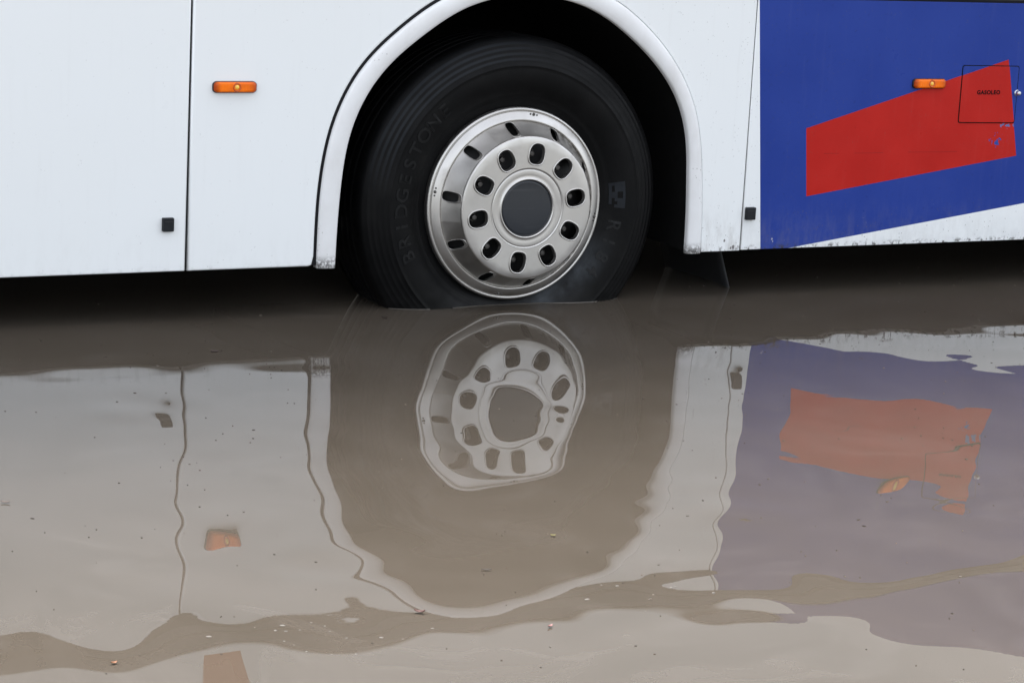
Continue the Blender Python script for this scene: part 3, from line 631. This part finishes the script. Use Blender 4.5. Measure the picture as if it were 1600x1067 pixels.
# fuel flap
fl = [(1.6575, .566), (1.8995, .563), (1.8995, .761), (1.657, .763)]
def rpoly(p, r, n=5):
    p = ccw(p); o = []
    for i in range(len(p)):
        a, b, c = Vector(p[i-1]), Vector(p[i]), Vector(p[(i+1) % len(p)])
        s = b+(a-b).normalized()*r; e = b+(c-b).normalized()*r
        for k in range(n+1):
            t = k/n; q = s*(1-t)**2+b*2*t*(1-t)+e*t*t; o.append(tuple(q))
    return o
bm = bmesh.new(); plate(bm, rpoly(fl, .010), -.0012, .001, .0008, 2)
flap = body('fuel_flap', bm, BLACK)
flap['label'] = 'square fuel filler flap outlined by a black gasket'
bm = bmesh.new(); plate(bm, rpoly(inset(ccw(fl), .0032), .008), -.0024, 0, .0010, 2)
link('flap_skin', bm, LIV_LOW, flap)
bm = text_mesh('GASOLEO', .0200, .0003, 1.12, .0008)
xs_ = [v.co.x for v in bm.verts]; ys_ = [v.co.y for v in bm.verts]; sx_ = .0985/(max(xs_)-min(xs_)); sz_ = .0150/(max(ys_)-min(ys_)); mx_ = (max(xs_)+min(xs_))/2; my_ = (max(ys_)+min(ys_))/2
for v in bm.verts: v.co = Vector((1.7755+(v.co.x-mx_)*sx_, -.0027-v.co.z, .6705+(v.co.y-my_)*sz_))
link('flap_lettering', bm, INK, flap)
bm = bmesh.new(); lathe(bm, soft([(.0, -.020), (.006, -.019), (.0085, -.014), (.0085, -.006), (.0115, -.004), (.0115, 0)], 2), 24)
bmesh.ops.translate(bm, verts=bm.verts[:], vec=(1.897, 0, .668)); link('flap_knob', bm, CHROME, flap)

# side marker lights
def stadium(hx, hz, r, n=8): return rrect(-hx, hx, -hz, hz, r, n)
def barrel(hx, hz, e, n=10):                       # rounded block whose long sides bow outwards a little
    p = rrect(-hx, hx, -hz, hz, hz*.55, 6); return [(x, z*(1.04-.30*(abs(x)/hx)**2)) for x, z in p]
def dome(bm, poly, y0, y1, k=5):
    loops = []
    for i in range(k+1):
        t = i/k; s = math.cos(t*math.pi/2*.62); yy = y0+(y1-y0)*math.sin(t*math.pi/2)
        loops.append([bm.verts.new((p[0]*(1-(1-s)*.45), yy, p[1]*(s))) for p in poly])
    m = len(poly)
    for A, B in zip(loops[:-1], loops[1:]):
        for i in range(m): bm.faces.new((A[i], A[(i+1) % m], B[(i+1) % m], B[i])).smooth = True
    bm.faces.new(loops[-1]); bm.faces.new(loops[0][::-1])
bm = bmesh.new(); plate(bm, barrel(.0675, .0205, .1), -.007, .0005, .003, 4)
lamp = body('side_marker_light', bm, LAMPBASE, (-.9505, 0, .6895))
bm = bmesh.new(); dome(bm, ccw(barrel(.0655, .0187, .1)), -.006, -.0160); lens = link('lens', bm, AMBER, lamp)
for sx in (-1, 1):
    bm = bmesh.new(); lathe(bm, [(.0, -.0168), (.0050, -.0165), (.0062, -.0145), (.0062, -.010)], 16); link('screw', bm, SCREW, lamp, (sx*.050, .0010, 0))
bm = bmesh.new(); lathe(bm, soft([(.0, -.0185), (.004, -.0182), (.0068, -.0170), (.0078, -.012)], 2), 24); link('bulb_lens', bm, BULB, lamp, (.003, .0005, .001))
bm = bmesh.new(); lathe(bm, soft([(.0085, -.0150), (.0100, -.0180), (.0120, -.0180), (.0133, -.0140)], 1), 28); link('bulb_ring', bm, BULBRING, lamp, (.003, .0, .0005))
lamp['label'] = 'amber side marker light on the white panel beside the seam'
l2 = lamp.copy(); COL.objects.link(l2); l2.location = Vector((1.5215, 0, .7005))-ROOT_LOC
l2['label'] = 'amber side marker light on the edge of the red graphic'
for ch in list(lamp.children):
    c = ch.copy(); COL.objects.link(c); c.parent = l2

# ------------------------------------------------------------------ wheel
WC = Vector((0, 0, .32))
bm = bmesh.new(); lathe(bm, [(.0, -.005), (.10, -.005), (.12, .02), (.20, .02), (.235, .06), (.285, .075), (.285, .30), (0, .30)], 64)
wheel = body('wheel', bm, DARKSTEEL, WC)
wheel['label'] = 'front wheel with slotted steel cover, standing in water'
side = [(.290, .075), (.292, .066), (.300, .058), (.312, .051), (.326, .046), (.330, .0435), (.334, .044), (.345, .037), (.360, .030), (.378, .024), (.400, .020), (.420, .0195),
        (.4295, .0205), (.431, .0197), (.434, .0200), (.4355, .0218), (.446, .0245), (.4475, .0245), (.4505, .0257), (.452, .0268), (.462, .0305), (.4635, .0305), (.4665, .0318), (.468, .0332),
        (.478, .0375), (.4795, .0375), (.4825, .0391), (.484, .0407), (.493, .046), (.4945, .0460), (.498, .0484), (.4995, .0503), (.508, .056), (.5135, .062), (.518, .072), (.5195, .085)]
tread = []
for gy in (.115, .160, .205, .250): tread += [(.521, gy-.008), (.5205, gy-.0055), (.508, gy-.004), (.508, gy+.004), (.5205, gy+.0055), (.521, gy+.008)]
back = [(.5195, .285), (.515, .300), (.49, .325), (.44, .345), (.38, .35), (.30, .32), (.29, .30)]
bm = bmesh.new(); lathe(bm, side+tread+back, 192)
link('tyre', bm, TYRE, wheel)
def side_y(r):
    for (r0_, y0_), (r1_, y1_) in zip(side[:-1], side[1:]):
        if r0_ <= r <= r1_: return y0_+(y1_-y0_)*(r-r0_)/(r1_-r0_)
    return .05
def arc_text(s, r, ang0, step, size, up=.0008):   # raised letters read clockwise, tops outwards
    for k, chh in enumerate(s):
        if chh == ' ': continue
        b = text_mesh(chh, size, .0006, 1., .0010); a = R(ang0-step*k)
        b.faces.ensure_lookup_table()
        for v in b.verts:
            lx, lz = v.co.x, v.co.y; rr = r+lz; aa = a-lx/r
            v.co = Vector((rr*math.cos(aa), side_y(rr)-up-v.co.z, rr*math.sin(aa)))
        link('raised_letter', b, LETTER, wheel)
arc_text('BRIDGESTONE', .374, 203, 7.1, .060, .0011)
arc_text('R184', .345, -12, 8.5, .056, .0010)
# mark plate (rectangle with a cut-out letter) on the right of the sidewall
bm = bmesh.new()
vs = {}
for i in range(7):
    for j in range(9):
        r = .338+.050*i/6; a = R(10.-13.*j/8)
        vs[i, j] = bm.verts.new((r*math.cos(a), side_y(r)-.0012, r*math.sin(a)))
hole = {(1, 1), (1, 2), (3, 3), (4, 3), (3, 4), (4, 4), (1, 5), (1, 6), (2, 6), (0, 7), (1, 7)}
for i in range(6):
    for j in range(8):
        if (i, j) not in hole: bm.faces.new((vs[i, j], vs[i+1, j], vs[i+1, j+1], vs[i, j+1]))
link('tyre_mark', bm, MARK, wheel)

# steel wheel cover
PH = R(10.1)
bm = bmesh.new()
outer = [(.262, .0265), (.264, .0215), (.2655, .0205), (.268, .0212), (.2705, .0225), (.2895, .0285), (.2908, .0305), (.2918, .0345), (.2928, .0345), (.2940, .0310), (.2975, .0315), (.3005, .0330), (.3025, .0365), (.3030, .0430), (.300, .075)]
lathe(bm, outer, 160)
inner = [(.126, -.0500), (.1232, -.0500), (.1222, -.0492), (.1216, -.0480), (.1206, -.0478), (.1198, -.0490), (.118, -.0496), (.104, -.0478), (.0965, -.0472), (.0945, -.0482), (.0930, -.0510), (.0912, -.0518), (.0895, -.0508), (.0880, -.0480), (.0868, -.042)]
lathe(bm, inner, 128)
# sector meshes with an opening each; f(u, v) maps sector-local coords to the surface
def sector_ring(bm, f, v0, v1, holef, vc, phase, nseg=72, wallf=None, lipr=0.):
    hw = math.pi/10
    for s in range(10):
        a0 = phase+2*math.pi*s/10; inn_, out_, mid = [], [], []
        angs = [2*math.pi*k/nseg for k in range(nseg)]
        for t in angs:
            hu, hv = holef(t)                       # hu in metres tangential, hv radial
            inn_.append((hu, vc+hv))
            # leave the hole centre along (hu,hv) until the sector border; border: |ang|<hw , v0<v<v1
            du, dv = hu, hv; k_lo, k_hi = 1., 60.
            def ok(k):
                v = vc+dv*k; u = du*k
                return v0 <= v <= v1 and abs(u/ v) <= hw if v > 0 else False
            for _ in range(40):
                km = (k_lo+k_hi)/2
                if ok(km): k_lo = km
                else: k_hi = km
            out_.append((du*k_lo, vc+dv*k_lo))
        # snap nearest samples to the four corners
        for cu_, cv in ((hw*v0, v0), (-hw*v0, v0), (hw*v1, v1), (-hw*v1, v1)):
            j = min(range(nseg), key=lambda q: (out_[q][0]-cu_)**2+(out_[q][1]-cv)**2); out_[j] = (cu_, cv)
        loops = [inn_]
        for w_ in (.06, .25, .6): loops.append([(i_[0]*(1-w_)+o_[0]*w_, i_[1]*(1-w_)+o_[1]*w_) for i_, o_ in zip(inn_, out_)])
        loops.append(out_)
        VV = [[bm.verts.new(f(a0, u, v)) for u, v in lp] for lp in loops]
        for A, B in zip(VV[:-1], VV[1:]):
            for i in range(nseg): bm.faces.new((A[i], A[(i+1) % nseg], B[(i+1) % nseg], B[i])).smooth = True
        # wall going back from the opening
        prev = VV[0]
        for dy in (.0015, .014):
            sh = .93 if dy > .01 else 1.
            cur = []
            for u, v in inn_:
                p = Vector(f(a0, u*sh, vc+(v-vc)*sh)); p.y += dy; cur.append(bm.verts.new(p))
            for i in range(nseg): bm.faces.new((prev[i], prev[(i+1) % nseg], cur[(i+1) % nseg], cur[i])).smooth = True
            prev = [bm.verts.new(v.co) for v in cur]
        if lipr:
            tube(bm, [tuple(Vector(f(a0, u*1.03, vc+(v-vc)*1.03))+Vector((0, -lipr*.55, 0))) for u, v in inn_], lipr, 8)
def face_f(a0, u, v):
    y = -.0500
    if v > .200: t = (v-.200)/.018; y += .0022*t*t
    a = a0+u/v; return (v*math.cos(a), y, v*math.sin(a))
def sup(t, a, b, e): c_, s_ = math.cos(t), math.sin(t); return (a*math.copysign(abs(c_)**(2/e), c_), b*math.copysign(abs(s_)**(2/e), s_))
sector_ring(bm, face_f, .125, .218, lambda t: sup(t, .0275, .0330, 2.5), .1700, PH, 72, None, .0024)
# shoulder + flank
sh = soft([(.2179, -.0479), (.2215, -.0468), (.2235, -.0440), (.2245, -.0400)], 2)
lathe(bm, sh, 160)
CN0, CN1 = (.2245, -.0400), (.2625, .0250)
def cone_f(a0, u, v):                               # v runs .2245 .. .2625 in radius
    t = (v-CN0[0])/(CN1[0]-CN0[0]); y = CN0[1]+(CN1[1]-CN0[1])*t+.004*math.sin(math.pi*t)
    a = a0+u/v; return (v*math.cos(a), y, v*math.sin(a))
def slot(t):                                        # stadium: narrow across, long down the flank (in radius units the flank is foreshortened)
    c_, s_ = math.cos(t), math.sin(t); x_, z_ = sup(t, .0160, .0180, 3.2); return (x_, z_)
sector_ring(bm, cone_f, CN0[0], CN1[0], slot, .2430, PH+math.pi/10, 72, None, .0011)
cover = link('wheel_cover', bm, METAL, wheel, smooth='raw')
bm = bmesh.new(); lathe(bm, [(.0, -.0480), (.05, -.0477), (.080, -.0468), (.0878, -.0460), (.0878, -.040)], 96); link('centre_cap', bm, CAPGLASS, wheel)
# nuts behind the openings
nb = bmesh.new()
hexa = [(.0165*math.cos(k*math.pi/3), .0165*math.sin(k*math.pi/3)) for k in range(6)]
plate(nb, hexa, -.004, .02, .003, 2); lathe(nb, soft([(.0, -.020), (.008, -.020), (.0095, -.017), (.0095, -.004)], 1), 20)
nut0 = None
for s in range(10):
    a = PH+2*math.pi*s/10; loc = Vector((.167*math.cos(a), 0, .167*math.sin(a)))
    if nut0 is None: nut0 = link('wheel_nut', nb, NUT, wheel, loc); o = nut0
    else: o = nut0.copy(); COL.objects.link(o); o.location = loc
    o.rotation_euler = (0, s*.7, 0)
sb = bmesh.new(); lathe(sb, soft([(.0, -.0035), (.003, -.0035), (.0048, -.002), (.0050, .001)], 1), 16)
s2 = bmesh.new(); lathe(s2, [(.0, -.002), (.0028, -.0016), (.0030, .001)], 12)
big = small = None
for k in range(4):
    for d_, kind in ((0, 'b'), (-2.3, 's'), (2.3, 's')):
        a = R(90*k-9.2+d_); loc = Vector((.2845*math.cos(a), .0272, .2845*math.sin(a)))
        if kind == 'b':
            if big is None: big = link('cover_screw', sb, NUT, wheel, loc)
            else: o = big.copy(); COL.objects.link(o); o.location = loc
        else:
            if small is None: small = link('cover_rivet', s2, NUT, wheel, loc)
            else: o = small.copy(); COL.objects.link(o); o.location = loc

# pale strip painted as the meniscus glint where flood water meets the tyre
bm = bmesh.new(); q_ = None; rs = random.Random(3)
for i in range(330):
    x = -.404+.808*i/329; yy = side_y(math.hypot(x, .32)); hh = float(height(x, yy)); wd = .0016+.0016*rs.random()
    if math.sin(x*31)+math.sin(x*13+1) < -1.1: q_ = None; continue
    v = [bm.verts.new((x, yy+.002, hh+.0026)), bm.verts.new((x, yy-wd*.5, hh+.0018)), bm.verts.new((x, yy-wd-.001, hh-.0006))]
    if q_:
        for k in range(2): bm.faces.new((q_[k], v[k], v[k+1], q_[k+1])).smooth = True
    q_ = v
tag(link('waterline_glint', bm, simple('glint_pale', (.085, .078, .068), .25)), 'thin pale strip painted as the meniscus glint where the water meets the tyre', kind='stuff')

# ------------------------------------------------------------------ things floating on the water
rnd = random.Random(5)
def flake(bm, x, y, L, wd, a, mi=0, n=7, lift=.0012):
    z = float(height(x, y))+lift; pts = []
    for k in range(n):
        t = 2*math.pi*k/n; q = rnd.uniform(.7, 1.1); px, py = L*q*math.cos(t), wd*q*math.sin(t)
        pts.append((x+px*math.cos(a)-py*math.sin(a), y+px*math.sin(a)+py*math.cos(a)))
    lo = [bm.verts.new((p[0], p[1], z-.0015)) for p in pts]; hi = [bm.verts.new((p[0], p[1], z)) for p in pts]
    fs = [bm.faces.new(hi)]+[bm.faces.new((lo[i], lo[(i+1) % n], hi[(i+1) % n], hi[i])) for i in range(n)]
    for f_ in fs: f_.material_index = mi
dcol = [simple('debris_dark', (.020, .014, .010), .6), simple('debris_brown', (.04, .022, .015), .6), simple('debris_pale', (.12, .105, .09), .5), simple('debris_pink', (.09, .045, .04), .5)]
bm = bmesh.new()
for i in range(750):
    x = rnd.uniform(-2.9, 2.4); y = rnd.uniform(-3.7, .35)
    if abs(x) < .62 and -.03 < y: continue
    L = rnd.uniform(.0007, .0016)*(2. if rnd.random() < .07 else 1)
    flake(bm, x, y, L*rnd.uniform(1, 2), L*.6, rnd.uniform(-.9, -.1), rnd.choices([0, 1, 2, 3], [12, 5, 4, 1])[0], 6)
fd = link('floating_debris', bm, dcol); tag(fd, 'fine dark and pale specks drifting on the brown water', kind='stuff')
bm = bmesh.new()
for i in range(18):
    x = rnd.gauss(-1.76, .09); y = -2.68+rnd.gauss(0, .05); L = rnd.choice([.0012, .0018, .0028])
    b = bmesh.ops.create_icosphere(bm, subdivisions=2, radius=1, matrix=Matrix.Translation((x, y, float(height(x, y))))@Matrix.Rotation(-.35, 4, 'Z')@Matrix.Diagonal((L*rnd.uniform(1, 2.2), L, L*.5, 1)))
for i in range(9):
    x = rnd.gauss(-1.05, .1); y = -2.62+rnd.gauss(0, .06); L = rnd.choice([.0015, .002, .003])
    bmesh.ops.create_icosphere(bm, subdivisions=2, radius=1, matrix=Matrix.Translation((x, y, float(height(x, y))))@Matrix.Diagonal((L*rnd.uniform(1, 2), L, L*.5, 1)))
for f_ in bm.faces: f_.smooth = True
fo = link('foam', bm, simple('foam_white', (.13, .118, .10), .5)); tag(fo, 'cluster of tiny pale bubbles on the brown water', kind='stuff')
def leaf(name, x, y, L, wd, a, col, label, cat, curl=.004):
    bm = bmesh.new(); n = 8; z0 = float(height(x, y))+.002; rows_ = []
    for i in range(n+1):
        t = i/n; hw_ = wd*math.sin(math.pi*min(1, t*.96+.03))**.8; row = []
        for j in (-1, 0, 1):
            lx = (t-.5)*2*L; ly = j*hw_; lz = curl*(abs(j)*.5+(2*t-1)**2)
            row.append(bm.verts.new((x+lx*math.cos(a)-ly*math.sin(a), y+lx*math.sin(a)+ly*math.cos(a), z0+lz)))
        rows_.append(row)
    for A, B in zip(rows_[:-1], rows_[1:]):
        for j in range(2): bm.faces.new((A[j], A[j+1], B[j+1], B[j])).smooth = True
    r_ = bmesh.ops.extrude_face_region(bm, geom=bm.faces[:]); bmesh.ops.translate(bm, verts=[v for v in r_['geom'] if isinstance(v, bmesh.types.BMVert)], vec=(0, 0, .0006))
    return tag(link(name, bm, simple(name+'_colour', tuple(q*.26 for q in col), .55)), label, cat)
leaf('floating_leaf', -1.53, -2.62, .011, .005, -.6, (.28, .07, .05), 'reddish brown leaf scrap floating beside the mirrored arch', 'leaf')
leaf('floating_leaf', -1.05, -2.25, .006, .0035, -.5, (.55, .5, .12), 'small yellow leaf scrap floating inside the mirrored arch', 'leaf', .002)
leaf('floating_leaf', -2.15, -2.70, .006, .004, .2, (.75, .25, .06), 'small orange leaf scrap floating near the lower left corner', 'leaf', .002)
leaf('floating_leaf', -2.07, -1.69, .010, .0035, -.5, (.50, .36, .30), 'pale pinkish leaf scrap floating at the left edge', 'leaf', .002)
leaf('floating_twig', -1.29, -2.42, .011, .0022, -.3, (.06, .04, .03), 'short dark twig floating in the dark mirrored wheel well', 'twig', .001)
leaf('floating_leaf', -1.33, -2.77, .007, .0035, .4, (.6, .22, .2), 'tiny pink petal scrap floating below the mirrored arch', 'leaf', .002)
leaf('floating_leaf', -.48, -.08, .010, .006, -.4, (.10, .045, .035), 'dark red leaf scrap floating beside the tyre', 'leaf', .002)
leaf('floating_leaf', -1.14, -.41, .012, .008, -.4, (.16, .075, .055), 'brown leaf scrap floating under the long panel seam', 'leaf', .001)
